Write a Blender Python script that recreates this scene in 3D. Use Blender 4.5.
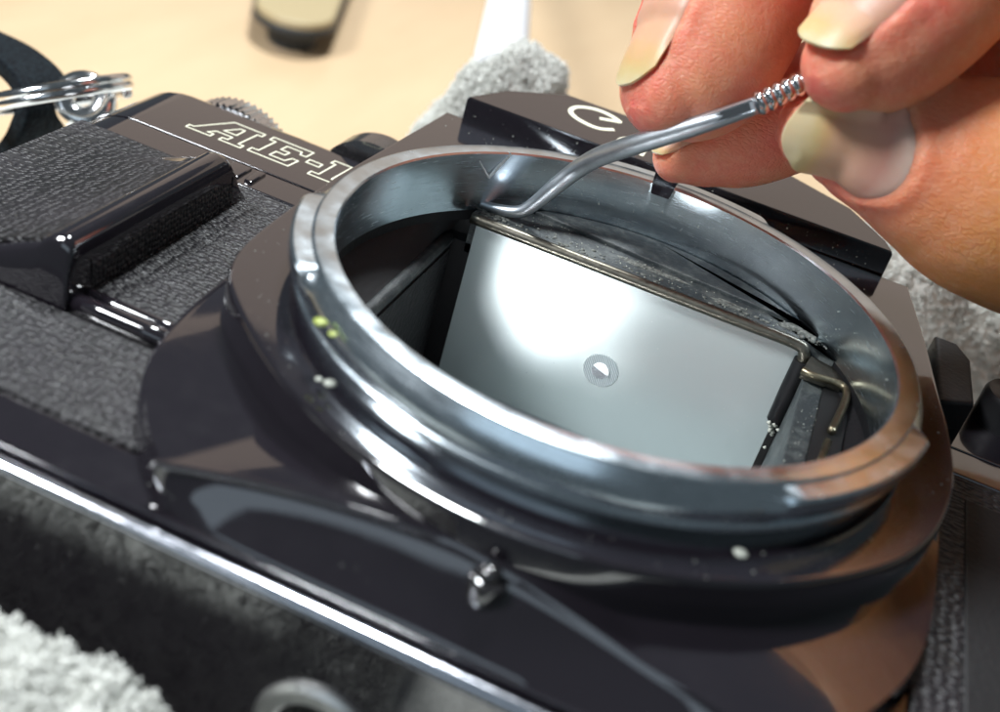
import bpy, bmesh, math, random
from mathutils import Vector, Matrix, noise as mnoise

# ------------------------------------------------------------------ clear
for o in list(bpy.data.objects):
    bpy.data.objects.remove(o, do_unlink=True)
scene = bpy.context.scene
col = scene.collection
MM = 0.001
ZO = 58.0                 # the film camera's mount rim is 58 mm above the table top
random.seed(7)

# ------------------------------------------------------------------ camera
CR = [Vector((0.91025166, 0.33579023, 0.24225365)), Vector((0.37756114, -0.43295886, -0.81853174)), Vector((-0.16996910, 0.83653544, -0.52088287))]
CP = Vector((10.62381, -95.58701, 47.17250))
FPX = 1169.132
cam = bpy.data.cameras.new('view_camera')
cam.sensor_width = 36.0
cam.lens = FPX / 1000.0 * 36.0
cam.clip_start = 0.002
cam.clip_end = 20.0
cam.dof.use_dof = True
cam.dof.focus_distance = 0.1245
cam.dof.aperture_fstop = 23.0
camo = bpy.data.objects.new('view_camera', cam)
col.objects.link(camo)
M = Matrix.Identity(4)
for i in range(3):
    M[i][0] = CR[0][i]; M[i][1] = -CR[1][i]; M[i][2] = -CR[2][i]
M[0][3] = CP.x * MM; M[1][3] = CP.y * MM; M[2][3] = (CP.z + ZO) * MM
camo.matrix_world = M
scene.camera = camo

# ------------------------------------------------------------------ world + lamps
world = bpy.data.worlds.new('World')
scene.world = world
world.use_nodes = True
bg = world.node_tree.nodes['Background']
bg.inputs['Color'].default_value = (0.60, 0.72, 0.80, 1)
bg.inputs['Strength'].default_value = 0.12

def area_lamp(name, direction, dist, size, power, color, target=(0, 0, 0), size_y=None):
    l = bpy.data.lights.new(name, 'AREA')
    l.shape = 'RECTANGLE' if size_y else 'DISK'; l.size = size * MM
    if size_y: l.size_y = size_y * MM
    l.energy = power; l.color = color
    o = bpy.data.objects.new(name, l)
    col.objects.link(o)
    d = Vector(direction).normalized()
    p = Vector(target) + d * dist
    o.location = Vector((p.x, p.y, p.z + ZO)) * MM
    o.rotation_euler = d.to_track_quat('Z', 'Y').to_euler()
    return o
area_lamp('desk_lamp', (-0.62, -0.38, 0.70), 420, 110, 2.7, (0.94, 0.97, 1.0))
area_lamp('ceiling_lamp', (-0.205, 0.475, 0.857), 640, 118, 5.6, (0.92, 0.97, 1.0), (-12, 5, -10))
area_lamp('back_fill', (-0.10, 0.93, 0.36), 1100, 1300, 1.05, (1.0, 0.77, 0.60), (0, 0, 0), 560)  # added unseen area lamp, gives the black paint a warm reflection from behind
area_lamp('front_fill', (-0.06, -0.85, 0.52), 1200, 900, 0.95, (0.70, 0.86, 1.0), (0, 0, 0), 380)  # added unseen cool lamp behind the viewer, brightens the ring's near side

vs = scene.view_settings
vs.view_transform = 'Standard'
vs.look = 'None'
vs.exposure = 0.0
vs.gamma = 1.0
vs.use_curve_mapping = False
scene.render.engine = 'CYCLES'
scene.cycles.max_bounces = 10
scene.cycles.glossy_bounces = 6
scene.cycles.sample_clamp_indirect = 12.0

# ------------------------------------------------------------------ pixel helpers (millimetres)
def ray(u, v):
    return CR[0] * ((u - 500) / FPX) + CR[1] * ((v - 356) / FPX) + CR[2]
def atz(u, v, z):
    q = ray(u, v); return CP + q * ((z - CP.z) / q.z)
def aty(u, v, y):
    q = ray(u, v); return CP + q * ((y - CP.y) / q.y)
def atd(u, v, d):
    return CP + ray(u, v) * d
def pxmm(px, d):
    return px * d / FPX
def camdir(x, y, z):
    return (CR[0] * x + CR[1] * y + CR[2] * z).normalized()

# ------------------------------------------------------------------ materials
def new_mat(name):
    m = bpy.data.materials.new(name); m.use_nodes = True
    nt = m.node_tree
    return m, nt, nt.nodes['Principled BSDF']
def setp(b, **k):
    names = dict(color='Base Color', rough='Roughness', metal='Metallic', coat='Coat Weight', coatr='Coat Roughness',
                 spec='Specular IOR Level', sss='Subsurface Weight', ior='IOR', trans='Transmission Weight', sheen='Sheen Weight',
                 aniso='Anisotropic')
    for a, v in k.items():
        i = b.inputs[names[a]]
        i.default_value = (*v, 1) if a == 'color' else v
def coords(nt, scale=1000.0, stretch=(1, 1, 1), rot=(0, 0, 0)):
    tc = nt.nodes.new('ShaderNodeTexCoord')
    mp = nt.nodes.new('ShaderNodeMapping')
    mp.inputs['Scale'].default_value = tuple(scale * s for s in stretch)
    mp.inputs['Rotation'].default_value = rot
    nt.links.new(tc.outputs['Object'], mp.inputs['Vector'])
    return mp.outputs['Vector']
def noise(nt, vec, scale, detail=3, rough=0.55):
    n = nt.nodes.new('ShaderNodeTexNoise')
    n.inputs['Scale'].default_value = scale; n.inputs['Detail'].default_value = detail; n.inputs['Roughness'].default_value = rough
    nt.links.new(vec, n.inputs['Vector'])
    return n.outputs['Fac']
def ramp(nt, fac, stops):
    r = nt.nodes.new('ShaderNodeValToRGB')
    el = r.color_ramp.elements
    while len(el) < len(stops): el.new(0.5)
    for e, (p, c) in zip(el, stops):
        e.position = p; e.color = (*c, 1) if len(c) == 3 else c
    nt.links.new(fac, r.inputs['Fac'])
    return r.outputs['Color']
def g(v): return (v, v, v)
def bump(nt, b, h, strength, dist_mm, normal=None):
    bp = nt.nodes.new('ShaderNodeBump')
    bp.inputs['Strength'].default_value = strength
    bp.inputs['Distance'].default_value = dist_mm * MM
    nt.links.new(h, bp.inputs['Height'])
    if normal is not None: nt.links.new(normal, bp.inputs['Normal'])
    nt.links.new(bp.outputs['Normal'], b.inputs['Normal'])
    return bp.outputs['Normal']
def mixc(nt, fac, a, b):
    m = nt.nodes.new('ShaderNodeMix'); m.data_type = 'RGBA'
    for s, v in ((m.inputs['Factor'], fac), (m.inputs['A'], a), (m.inputs['B'], b)):
        if isinstance(v, (int, float)): s.default_value = v
        elif isinstance(v, tuple): s.default_value = (*v, 1)
        else: nt.links.new(v, s)
    return m.outputs['Result']
def math_n(nt, op, a, b=0.0):
    m = nt.nodes.new('ShaderNodeMath'); m.operation = op
    for s, v in ((m.inputs[0], a), (m.inputs[1], b)):
        if isinstance(v, (int, float)): s.default_value = v
        else: nt.links.new(v, s)
    return m.outputs[0]

MAT = {}
def paint(name, base, rough, dusty=0.5):
    m, nt, b = new_mat(name)
    setp(b, color=base, rough=rough, coat=1.0, coatr=0.04)
    b.inputs['Coat IOR'].default_value = 1.8
    v = coords(nt)
    n1 = noise(nt, v, 0.35, 4); n2 = noise(nt, v, 9.0, 2)
    sp = ramp(nt, n2, [(0.74, g(0)), (0.78, g(1))])
    c = mixc(nt, math_n(nt, 'MULTIPLY', sp, 0.25 * dusty), base, (0.30, 0.29, 0.26))
    nt.links.new(c, b.inputs['Base Color'])
    r = ramp(nt, n1, [(0.3, g(rough * 0.7)), (0.75, g(rough * 1.7))])
    nt.links.new(r, b.inputs['Roughness'])
    bump(nt, b, noise(nt, v, 0.9, 2), 0.05, 0.2)
    MAT[name] = m
paint('black_paint', (0.010, 0.008, 0.011), 0.09)
paint('black_satin', (0.014, 0.013, 0.014), 0.22)
paint('black_plastic', (0.008, 0.008, 0.009), 0.42)
MAT['black_plastic'].node_tree.nodes['Principled BSDF'].inputs['Coat Weight'].default_value = 0.0
MAT['black_plastic'].node_tree.nodes['Principled BSDF'].inputs['Specular IOR Level'].default_value = 0.3

def leather(name, cell, base, hi):
    m, nt, b = new_mat(name)
    v = coords(nt, stretch=(0.62, 1.15, 1.0))
    wob = nt.nodes.new('ShaderNodeTexNoise'); wob.inputs['Scale'].default_value = 0.9
    nt.links.new(v, wob.inputs['Vector'])
    ad = nt.nodes.new('ShaderNodeVectorMath'); ad.operation = 'MULTIPLY_ADD'
    nt.links.new(wob.outputs['Color'], ad.inputs[0]); ad.inputs[1].default_value = (0.35, 0.35, 0.35); nt.links.new(v, ad.inputs[2])
    vo = nt.nodes.new('ShaderNodeTexVoronoi'); vo.feature = 'SMOOTH_F1'
    vo.inputs['Scale'].default_value = 1.0 / cell; vo.inputs['Randomness'].default_value = 0.5; vo.inputs['Smoothness'].default_value = 0.35
    nt.links.new(ad.outputs[0], vo.inputs['Vector'])
    h = ramp(nt, vo.outputs['Distance'], [(0.08, g(1)), (0.35, g(0.6)), (0.62, g(0.0))])
    n2 = noise(nt, v, 5.0, 3)
    big = noise(nt, v, 0.10, 3)
    c = mixc(nt, h, base, hi)
    c = mixc(nt, ramp(nt, big, [(0.4, g(0)), (0.7, g(0.5))]), c, tuple(x * 1.6 for x in hi))
    d = ramp(nt, noise(nt, v, 1.9, 2), [(0.68, g(0)), (0.76, g(0.7))])
    c = mixc(nt, d, c, (0.10, 0.095, 0.08))
    nt.links.new(c, b.inputs['Base Color'])
    setp(b, rough=0.46, spec=0.45)
    hh = math_n(nt, 'ADD', h, math_n(nt, 'MULTIPLY', n2, 0.18))
    bump(nt, b, hh, 1.0, 0.26)
    MAT[name] = m
leather('leatherette', 0.62, (0.003, 0.003, 0.0035), (0.015, 0.013, 0.016))

def metal(name, base, rough, streak=(1, 1, 1), sb=0.08, spots=None, polar=False):
    m, nt, b = new_mat(name)
    setp(b, color=base, metal=1.0, rough=rough)
    v = coords(nt, stretch=streak)
    n = noise(nt, v, 3.0, 4)
    r = ramp(nt, n, [(0.3, g(rough * 0.75)), (0.75, g(min(1, rough * 1.5)))])
    nt.links.new(r, b.inputs['Roughness'])
    v2 = coords(nt)
    n2 = noise(nt, v2, 0.5, 5, 0.65)
    c = mixc(nt, ramp(nt, n2, [(0.45, g(0)), (0.75, g(0.5))]), base, tuple(x * 0.72 for x in base))
    if spots:
        c = mixc(nt, ramp(nt, noise(nt, v2, 1.7, 4, 0.7), [(0.62, g(0)), (0.72, g(0.8))]), c, spots)
    nt.links.new(c, b.inputs['Base Color'])
    bump(nt, b, n, sb, 0.05)
    MAT[name] = m
metal('mount_metal', (0.70, 0.79, 0.85), 0.20, (0.12, 0.12, 3.0), 0.012)
metal('chrome', (0.78, 0.79, 0.80), 0.12)
metal('satin_silver', (0.92, 0.92, 0.90), 0.32)
metal('steel', (0.60, 0.64, 0.68), 0.34, (6, 1, 6), 0.25)
metal('rod_metal', (0.15, 0.14, 0.115), 0.38, (1, 1, 1), 0.3, (0.10, 0.09, 0.07))
metal('brass', (0.20, 0.175, 0.12), 0.38, (1, 1, 1), 0.3, (0.2, 0.2, 0.15))
metal('edge_metal', (0.62, 0.64, 0.70), 0.16, (0.3, 1, 1), 0.05)

m, nt, b = new_mat('interior_black'); setp(b, color=(0.006, 0.006, 0.007), rough=0.55, spec=0.3)
v = coords(nt); bump(nt, b, noise(nt, v, 1.5, 4), 0.4, 0.15); MAT['interior_black'] = m
m, nt, b = new_mat('interior_flock'); setp(b, color=(0.008, 0.008, 0.009), rough=0.6, spec=0.4)
v = coords(nt, stretch=(1, 0.6, 0.6)); n = noise(nt, v, 2.2, 3)
bump(nt, b, n, 1.0, 0.3)
nt.links.new(mixc(nt, ramp(nt, noise(nt, v, 4.5, 2), [(0.68, g(0)), (0.74, g(1))]), (0.008, 0.008, 0.009), (0.10, 0.11, 0.11)), b.inputs['Base Color']); MAT['interior_flock'] = m
m, nt, b = new_mat('ledge_grey')
v = coords(nt); n = noise(nt, v, 0.55, 6, 0.7); n2 = noise(nt, v, 2.4, 5, 0.7)
c = mixc(nt, ramp(nt, n, [(0.46, g(0)), (0.62, g(1))]), (0.030, 0.037, 0.040), (0.085, 0.095, 0.092))
c = mixc(nt, ramp(nt, n2, [(0.62, g(0)), (0.70, g(0.9))]), c, (0.20, 0.22, 0.20))
nt.links.new(c, b.inputs['Base Color']); setp(b, rough=0.45); bump(nt, b, n2, 0.7, 0.2); MAT['ledge_grey'] = m
m, nt, b = new_mat('residue')
v = coords(nt); n = noise(nt, v, 2.5, 6, 0.75)
nt.links.new(ramp(nt, n, [(0.35, (0.05, 0.055, 0.05)), (0.55, (0.20, 0.21, 0.19)), (0.7, (0.36, 0.36, 0.32))]), b.inputs['Base Color']); setp(b, rough=0.6); bump(nt, b, n, 1.0, 0.3); MAT['residue'] = m

m, nt, b = new_mat('ground_glass')
setp(b, color=(0.52, 0.61, 0.61), rough=0.23, spec=1.0, ior=2.0, metal=0.25)
v = coords(nt); n = noise(nt, v, 2.6, 2)
nt.links.new(mixc(nt, ramp(nt, n, [(0.76, g(0)), (0.78, g(0.8))]), (0.52, 0.61, 0.61), (0.03, 0.03, 0.03)), b.inputs['Base Color']); MAT['ground_glass'] = m
m, nt, b = new_mat('mirror_glass'); setp(b, color=(0.9, 0.9, 0.9), metal=1.0, rough=0.03); MAT['mirror_glass'] = m
m, nt, b = new_mat('microprism'); setp(b, color=(0.42, 0.5, 0.52), rough=0.35, spec=0.8)
wv = nt.nodes.new('ShaderNodeTexWave'); wv.inputs['Scale'].default_value = 1.3; nt.links.new(coords(nt, rot=(0, 0.6, 0)), wv.inputs['Vector'])
nt.links.new(mixc(nt, wv.outputs['Fac'], (0.30, 0.37, 0.39), (0.62, 0.68, 0.69)), b.inputs['Base Color']); bump(nt, b, wv.outputs['Fac'], 0.6, 0.1); MAT['microprism'] = m
m, nt, b = new_mat('prism_wedge'); setp(b, color=(0.6, 0.66, 0.67), rough=0.12, spec=0.9); MAT['prism_wedge'] = m

m, nt, b = new_mat('white_paint'); setp(b, color=(0.74, 0.73, 0.56), rough=0.5); MAT['white_paint'] = m
m, nt, b = new_mat('groove_dark'); setp(b, color=(0.004, 0.004, 0.004), rough=0.6); MAT['groove_dark'] = m

# skin
m, nt, b = new_mat('skin')
v = coords(nt)
n1 = noise(nt, v, 0.075, 3); n2 = noise(nt, v, 0.9, 4, 0.6)
tcs = nt.nodes.new('ShaderNodeTexCoord'); sps = nt.nodes.new('ShaderNodeSeparateXYZ'); nt.links.new(tcs.outputs['Object'], sps.inputs[0])
mr = nt.nodes.new('ShaderNodeMapRange'); mr.inputs['From Min'].default_value = 0.026; mr.inputs['From Max'].default_value = 0.013
nt.links.new(math_n(nt, 'ADD', sps.outputs['X'], math_n(nt, 'MULTIPLY', math_n(nt, 'SUBTRACT', n1, 0.5), 0.02)), mr.inputs['Value'])
c = mixc(nt, mr.outputs['Result'], (0.70, 0.30, 0.10), ramp(nt, n1, [(0.36, (0.72, 0.28, 0.15)), (0.50, (0.73, 0.22, 0.14)), (0.62, (0.72, 0.15, 0.115))]))
c = mixc(nt, ramp(nt, n2, [(0.42, g(0.0)), (0.72, g(0.40))]), c, (0.78, 0.40, 0.26))
nt.links.new(c, b.inputs['Base Color'])
setp(b, rough=0.44, spec=0.42, sss=0.7)
b.inputs['Subsurface Radius'].default_value = (1.0, 0.35, 0.18)
b.inputs['Subsurface Scale'].default_value = 0.0030
vv = coords(nt, stretch=(0.55, 1.6, 1.0), rot=(0.3, 0.5, 0.5))
vo = nt.nodes.new('ShaderNodeTexVoronoi'); vo.feature = 'DISTANCE_TO_EDGE'; vo.inputs['Scale'].default_value = 2.4
nt.links.new(vv, vo.inputs['Vector'])
h = math_n(nt, 'ADD', math_n(nt, 'MULTIPLY', ramp(nt, vo.outputs['Distance'], [(0.0, g(0)), (0.25, g(1))]), 0.5), math_n(nt, 'MULTIPLY', noise(nt, vv, 0.8, 6, 0.72), 2.2))
bump(nt, b, h, 0.65, 0.13)
MAT['skin'] = m
m, nt, b = new_mat('nail')
v = coords(nt)
uvn = nt.nodes.new('ShaderNodeUVMap'); uvn.uv_map = 'along'
sep = nt.nodes.new('ShaderNodeSeparateXYZ'); nt.links.new(uvn.outputs['UV'], sep.inputs[0])
c = ramp(nt, math_n(nt, 'ADD', sep.outputs['X'], math_n(nt, 'MULTIPLY', math_n(nt, 'SUBTRACT', noise(nt, v, 0.25, 3), 0.5), 0.25)),
         [(0.0, (0.56, 0.48, 0.29)), (0.09, (0.53, 0.41, 0.20)), (0.18, (0.55, 0.36, 0.17)), (0.30, (0.58, 0.34, 0.21)), (0.75, (0.60, 0.30, 0.23)), (0.95, (0.64, 0.46, 0.38))])
nt.links.new(c, b.inputs['Base Color'])
setp(b, rough=0.42, spec=0.4, sss=0.5)
b.inputs['Subsurface Radius'].default_value = (1.0, 0.5, 0.3); b.inputs['Subsurface Scale'].default_value = 0.001
bump(nt, b, noise(nt, v, 1.4, 3), 0.12, 0.1)
MAT['nail'] = m

m, nt, b = new_mat('terry')
v = coords(nt); n = noise(nt, v, 0.5, 5, 0.7)
nt.links.new(ramp(nt, n, [(0.3, (0.64, 0.65, 0.60)), (0.7, (0.88, 0.89, 0.84))]), b.inputs['Base Color']); setp(b, rough=0.95, sheen=0.3); bump(nt, b, n, 1.0, 0.8); MAT['terry'] = m
m, nt, b = new_mat('table')
v = coords(nt, stretch=(1, 0.25, 1)); n = noise(nt, v, 0.05, 4)
nt.links.new(ramp(nt, n, [(0.3, (0.57, 0.41, 0.25)), (0.7, (0.62, 0.46, 0.29))]), b.inputs['Base Color']); setp(b, rough=0.22, spec=0.45)
bump(nt, b, noise(nt, coords(nt), 0.5, 3), 0.03, 0.3); MAT['table'] = m
m, nt, b = new_mat('white_plastic'); setp(b, color=(0.78, 0.79, 0.82), rough=0.4); MAT['white_plastic'] = m
m, nt, b = new_mat('beige_plastic'); setp(b, color=(0.40, 0.32, 0.18), rough=0.45)
bump(nt, b, noise(nt, coords(nt), 0.8, 4), 0.2, 0.3); MAT['beige_plastic'] = m
m, nt, b = new_mat('dark_rubber'); setp(b, color=(0.02, 0.025, 0.03), rough=0.5); MAT['dark_rubber'] = m
m, nt, b = new_mat('strap_fabric')
v = coords(nt); n = noise(nt, v, 1.6, 3)
nt.links.new(ramp(nt, n, [(0.35, (0.003, 0.004, 0.006)), (0.7, (0.010, 0.016, 0.020))]), b.inputs['Base Color']); setp(b, rough=0.8, spec=0.12); bump(nt, b, n, 1.0, 0.4); MAT['strap_fabric'] = m
m, nt, b = new_mat('dust'); setp(b, color=(0.46, 0.48, 0.42), rough=0.8); MAT['dust'] = m

def sstep(a, b2, x):
    t = max(0.0, min(1.0, (x - a) / (b2 - a))); return t * t * (3 - 2 * t)

# ------------------------------------------------------------------ mesh helpers (all coordinates in millimetres, world axes)
def W(p):
    return Vector((p[0] * MM, p[1] * MM, (p[2] + ZO) * MM))
def thing(name, label, cat, base, group=None):
    o = bpy.data.objects.new(name, None)
    o.empty_display_size = 0.005
    col.objects.link(o)
    o.location = W(base)
    o['label'] = label; o['category'] = cat
    if group: o['group'] = group
    return o
def origin_of(o):
    v = Vector((0, 0, 0))
    while o is not None:
        v += o.location; o = o.parent
    return v
def tag(o, label, cat, group=None):
    o['label'] = label; o['category'] = cat
    if group: o['group'] = group
    return o
def obj(name, verts, faces, mat, parent=None, sharp=35, loc=None, recalc=True):
    me = bpy.data.meshes.new(name)
    org = origin_of(parent) if parent else (W(loc) if loc is not None else Vector((0, 0, 0)))
    me.from_pydata([tuple(W(p) - org) for p in verts], [], faces)
    if recalc:
        bm = bmesh.new(); bm.from_mesh(me)
        bmesh.ops.recalc_face_normals(bm, faces=bm.faces)
        bm.to_mesh(me); bm.free()
    me.shade_smooth()
    me.materials.append(MAT[mat])
    o = bpy.data.objects.new(name, me)
    col.objects.link(o)
    if sharp < 180:
        me.set_sharp_from_angle(angle=math.radians(sharp))
        wn = o.modifiers.new('weighted_normal', 'WEIGHTED_NORMAL'); wn.keep_sharp = True
    if parent: o.parent = parent
    elif loc is not None: o.location = org
    return o
def grid(P, cu=False, cv=False, capu=False):
    nu, nv = len(P), len(P[0])
    V = [p for r in P for p in r]
    F = []
    for i in range(nu if cu else nu - 1):
        for j in range(nv if cv else nv - 1):
            a, b2 = i, (i + 1) % nu
            c, d = j, (j + 1) % nv
            F.append((a * nv + c, b2 * nv + c, b2 * nv + d, a * nv + d))
    if capu:
        F.append(tuple(range(nv))[::-1]); F.append(tuple((nu - 1) * nv + j for j in range(nv)))
    return V, F
def merge(parts):
    V, F = [], []
    for v, f in parts:
        o = len(V); V += list(v); F += [tuple(i + o for i in q) for q in f]
    return V, F
def lathe(profile, n=180, centre=(0, 0, 0), axis='z', closed=True, a0=0, a1=360):
    full = abs(a1 - a0) >= 360
    rows = []
    for k in range(n if full else n + 1):
        th = math.radians(a0 + (a1 - a0) * k / n)
        row = []
        for r, z in profile:
            if axis == 'z': p = (centre[0] + r * math.cos(th), centre[1] + r * math.sin(th), centre[2] + z)
            elif axis == 'y': p = (centre[0] + r * math.cos(th), centre[1] + z, centre[2] + r * math.sin(th))
            else: p = (centre[0] + z, centre[1] + r * math.cos(th), centre[2] + r * math.sin(th))
            row.append(p)
        rows.append(row)
    return grid(rows, cu=full, cv=closed)
def frames(path, up):
    path = [Vector(p) for p in path]
    out = []
    n = len(path)
    for i, p in enumerate(path):
        t = (path[min(i + 1, n - 1)] - path[max(i - 1, 0)]).normalized()
        u = up[i] if isinstance(up, list) else up
        u = (Vector(u) - t * Vector(u).dot(t)).normalized()
        out.append((p, t, u, t.cross(u).normalized()))
    return out
def tube(path, radii, n=16, up=(0.13, 0.2, 1), cap=True, ratio=1.0):
    rows = []
    for (p, t, u, s), r in zip(frames(path, up), radii):
        rows.append([p + u * (math.cos(2 * math.pi * k / n) * r) + s * (math.sin(2 * math.pi * k / n) * r * ratio) for k in range(n)])
    return grid(rows, cv=True, capu=cap)
def smooth_path(pts, sub=8):
    # Catmull-Rom on tuples of any length
    pts = [tuple(p) for p in pts]
    q = [pts[0]] + pts + [pts[-1]]
    out = []
    for i in range(1, len(q) - 2):
        for k in range(sub):
            t = k / sub
            out.append(tuple(0.5 * (2 * b + (c - a) * t + (2 * a - 5 * b + 4 * c - d) * t * t + (3 * b - a - 3 * c + d) * t ** 3)
                             for a, b, c, d in zip(q[i - 1], q[i], q[i + 1], q[i + 2])))
    out.append(pts[-1])
    return out
def prism_poly(poly, z0, z1, bev=0.0, taper=0.0):
    # polygon in xy extruded from z0 (bottom) to z1 (top), with a bevelled top edge
    n = len(poly)
    cx = sum(p[0] for p in poly) / n; cy = sum(p[1] for p in poly) / n
    def off(d):
        res = []
        for i in range(n):
            a, b2, c = Vector(poly[i - 1][:2]), Vector(poly[i][:2]), Vector(poly[(i + 1) % n][:2])
            e1 = (b2 - a).normalized(); e2 = (c - b2).normalized()
            n1 = Vector((e1.y, -e1.x)); n2 = Vector((e2.y, -e2.x))
            k = n1 + n2
            k = k / max(0.25, (1 + n1.dot(n2)))
            res.append(b2 - k * d)
        return res
    area = sum(poly[i - 1][0] * poly[i][1] - poly[i][0] * poly[i - 1][1] for i in range(n))
    sg = 1 if area > 0 else -1
    rows = [[(p.x, p.y, z0) for p in off(-taper * sg)], [(p.x, p.y, z1 - bev) for p in off(0)]]
    if bev:
        for a in (30, 60, 90):
            s = math.sin(math.radians(a)); c = math.cos(math.radians(a))
            rows.append([(p.x, p.y, z1 - bev + bev * s) for p in off(bev * (1 - c) * sg)])
    return grid(rows, cv=True, capu=True)
def bbox(x0, x1, y0, y1, z0, z1, bev=0.3, seg=2):
    bm = bmesh.new()
    bmesh.ops.create_cube(bm, size=1)
    for v in bm.verts:
        v.co = Vector(((x0 + x1) / 2 + v.co.x * (x1 - x0), (y0 + y1) / 2 + v.co.y * (y1 - y0), (z0 + z1) / 2 + v.co.z * (z1 - z0)))
    if bev: bmesh.ops.bevel(bm, geom=list(bm.edges), offset=bev, segments=seg, affect='EDGES', profile=0.5)
    bm.verts.index_update()
    V = [v.co.copy() for v in bm.verts]; F = [tuple(v.index for v in f.verts) for f in bm.faces]
    bm.free()
    return V, F
def strokes(lines, width, lift_fn, closed=False, th=0.08):
    # flat painted lines: each polyline becomes a thin raised ribbon; lift_fn(x, y) -> z
    parts = []
    for ln in lines:
        pts = [Vector(p) for p in ln]
        n = len(pts); rows = []
        for i, p in enumerate(pts):
            a = pts[i - 1] if (closed or i) else p
            c = pts[(i + 1) % n] if (closed or i < n - 1) else p
            t1 = (p - a).normalized() if (p - a).length else (c - p).normalized()
            t2 = (c - p).normalized() if (c - p).length else t1
            n1 = Vector((-t1.y, t1.x)); n2 = Vector((-t2.y, t2.x))
            k = (n1 + n2) / max(0.4, 1 + n1.dot(n2))
            A = p + k * width / 2; B = p - k * width / 2
            za, zb = lift_fn(A.x, A.y), lift_fn(B.x, B.y)
            rows.append([(A.x, A.y, za - 0.1), (A.x, A.y, za + th), (B.x, B.y, zb + th), (B.x, B.y, zb - 0.1)])
        parts.append(grid(rows, cu=closed, cv=True))
    return merge(parts)

# ================================================================== SETTING
tb = obj('table_top', *bbox(-700, 700, -97, 1300, -98, -58, 1.0), 'table')
tb['kind'] = 'structure'

# ================================================================== FILM CAMERA
FC = thing('film_camera', 'black film camera lying on its back on a towel, lens removed, open chrome lens mount', 'camera', (0, 0, -52))

def plan_profile(x0, x1, zf, zb, rad, grow=0.0, n=10):
    # rounded rectangle in the XZ plane (list of (x,z)), counted from the front-left going round
    x0 -= grow; x1 += grow; zf += grow; zb -= grow; rad += grow
    pts = []
    for cx, cz, a0 in ((x0 + rad, zf - rad, 180), (x1 - rad, zf - rad, 90), (x1 - rad, zb + rad, 0), (x0 + rad, zb + rad, -90)):
        for k in range(n + 1):
            a = math.radians(a0 - 90 * k / n)
            pts.append((cx + rad * math.cos(a), cz + rad * math.sin(a)))
    return pts
def body_extrude(prof, y0, y1, bev0=0.0, bev1=0.0):
    n = len(prof)
    cx = sum(p[0] for p in prof) / n; cz = sum(p[1] for p in prof) / n
    def shr(d):
        res = []
        for i in range(n):
            a, b2, c = Vector(prof[i - 1]), Vector(prof[i]), Vector(prof[(i + 1) % n])
            t = (c - a).normalized()
            nn = Vector((t.y, -t.x))
            if nn.dot(b2 - Vector((cx, cz))) < 0: nn = -nn
            res.append(b2 - nn * d)
        return res
    rows = []
    for a in (90, 60, 30, 0) if bev0 else (0,):
        s = math.sin(math.radians(a)); c = math.cos(math.radians(a))
        rows.append([(p.x, y0 + bev0 * (1 - c), p.y) for p in shr(bev0 * (1 - c) if False else bev0 * s * s)] if False else
                    [(p.x, y0 + bev0 * (1 - s), p.y) for p in shr(bev0 * (1 - c))])
    for a in (0, 30, 60, 90) if bev1 else (0,):
        s = math.sin(math.radians(a)); c = math.cos(math.radians(a))
        rows.append([(p.x, y1 - bev1 * (1 - s), p.y) for p in shr(bev1 * (1 - c))])
    return grid(rows, cv=True, capu=True)

P0 = plan_profile(-70.5, 69.5, -12.6, -50, 8.0)
shell = [body_extrude(plan_profile(-70.5, -22.5, -12.6, -50, 8.0), -38.2, 17.0), body_extrude(plan_profile(22.5, 69.5, -12.6, -50, 8.0), -38.2, 17.0),
         bbox(-24, 24, -38.2, -19, -49.9, -13.0, 0), bbox(-24, 24, -19.2, 17.0, -49.8, -45.0, 0)]
obj('body_shell', *merge(shell), 'black_satin', FC)
# glossy lower front band between leather and bottom plate
obj('lower_band', *body_extrude(plan_profile(-70.7, 69.7, -12.35, -50.2, 8.2), -38.3, -33.2, 0.12, 0.3), 'black_paint', FC)
# bottom plate with its worn bright rim
bp = obj('bottom_plate', *body_extrude(plan_profile(-70.6, 69.6, -13.2, -50.3, 8.0), -40.0, -38.9, 0.25, 0.0), 'black_paint', FC)
rim = plan_profile(-70.6, 69.6, -13.2, -50.3, 8.0, 0.55)
rp = [(x, -39.15, z) for x, z in rim]
rr = []
NP = len(rim)
cxr = sum(p[0] for p in rim) / NP; czr = sum(p[1] for p in rim) / NP
for i in range(NP):
    a, b2, c = Vector(rim[i - 1]), Vector(rim[i]), Vector(rim[(i + 1) % NP])
    t = (c - a).normalized(); nn = Vector((t.y, -t.x))
    if nn.dot(b2 - Vector((cxr, czr))) < 0: nn = -nn
    row = []
    for k in range(12):
        an = 2 * math.pi * k / 12
        q = b2 - nn * 0.7 + nn * (0.7 * math.cos(an))
        row.append((q.x, -39.25 + 0.7 * math.sin(an), q.y))
    rr.append(row)
obj('worn_edge', *grid(rr, cu=True, cv=True), 'edge_metal', bp, 180)
# tripod socket
ts = obj('tripod_socket', *lathe([(3.3, 3.0), (3.3, -0.35), (3.6, -0.65), (4.6, -0.65), (5.1, -0.3), (5.1, 1.0)], 64, (-5.9, -40.0, -24.2), 'y', False), 'satin_silver', bp)
th = []
for k in range(5):
    th.append(lathe([(3.35, 0.25 + k * 0.55), (2.95, 0.5 + k * 0.55), (3.35, 0.75 + k * 0.55)], 40, (-5.9, -40.0, -24.2), 'y', False))
th.append(lathe([(0.01, 3.0), (3.35, 3.0)], 40, (-5.9, -40.0, -24.2), 'y', False))
obj('thread', *merge(th), 'brass', ts)

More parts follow.
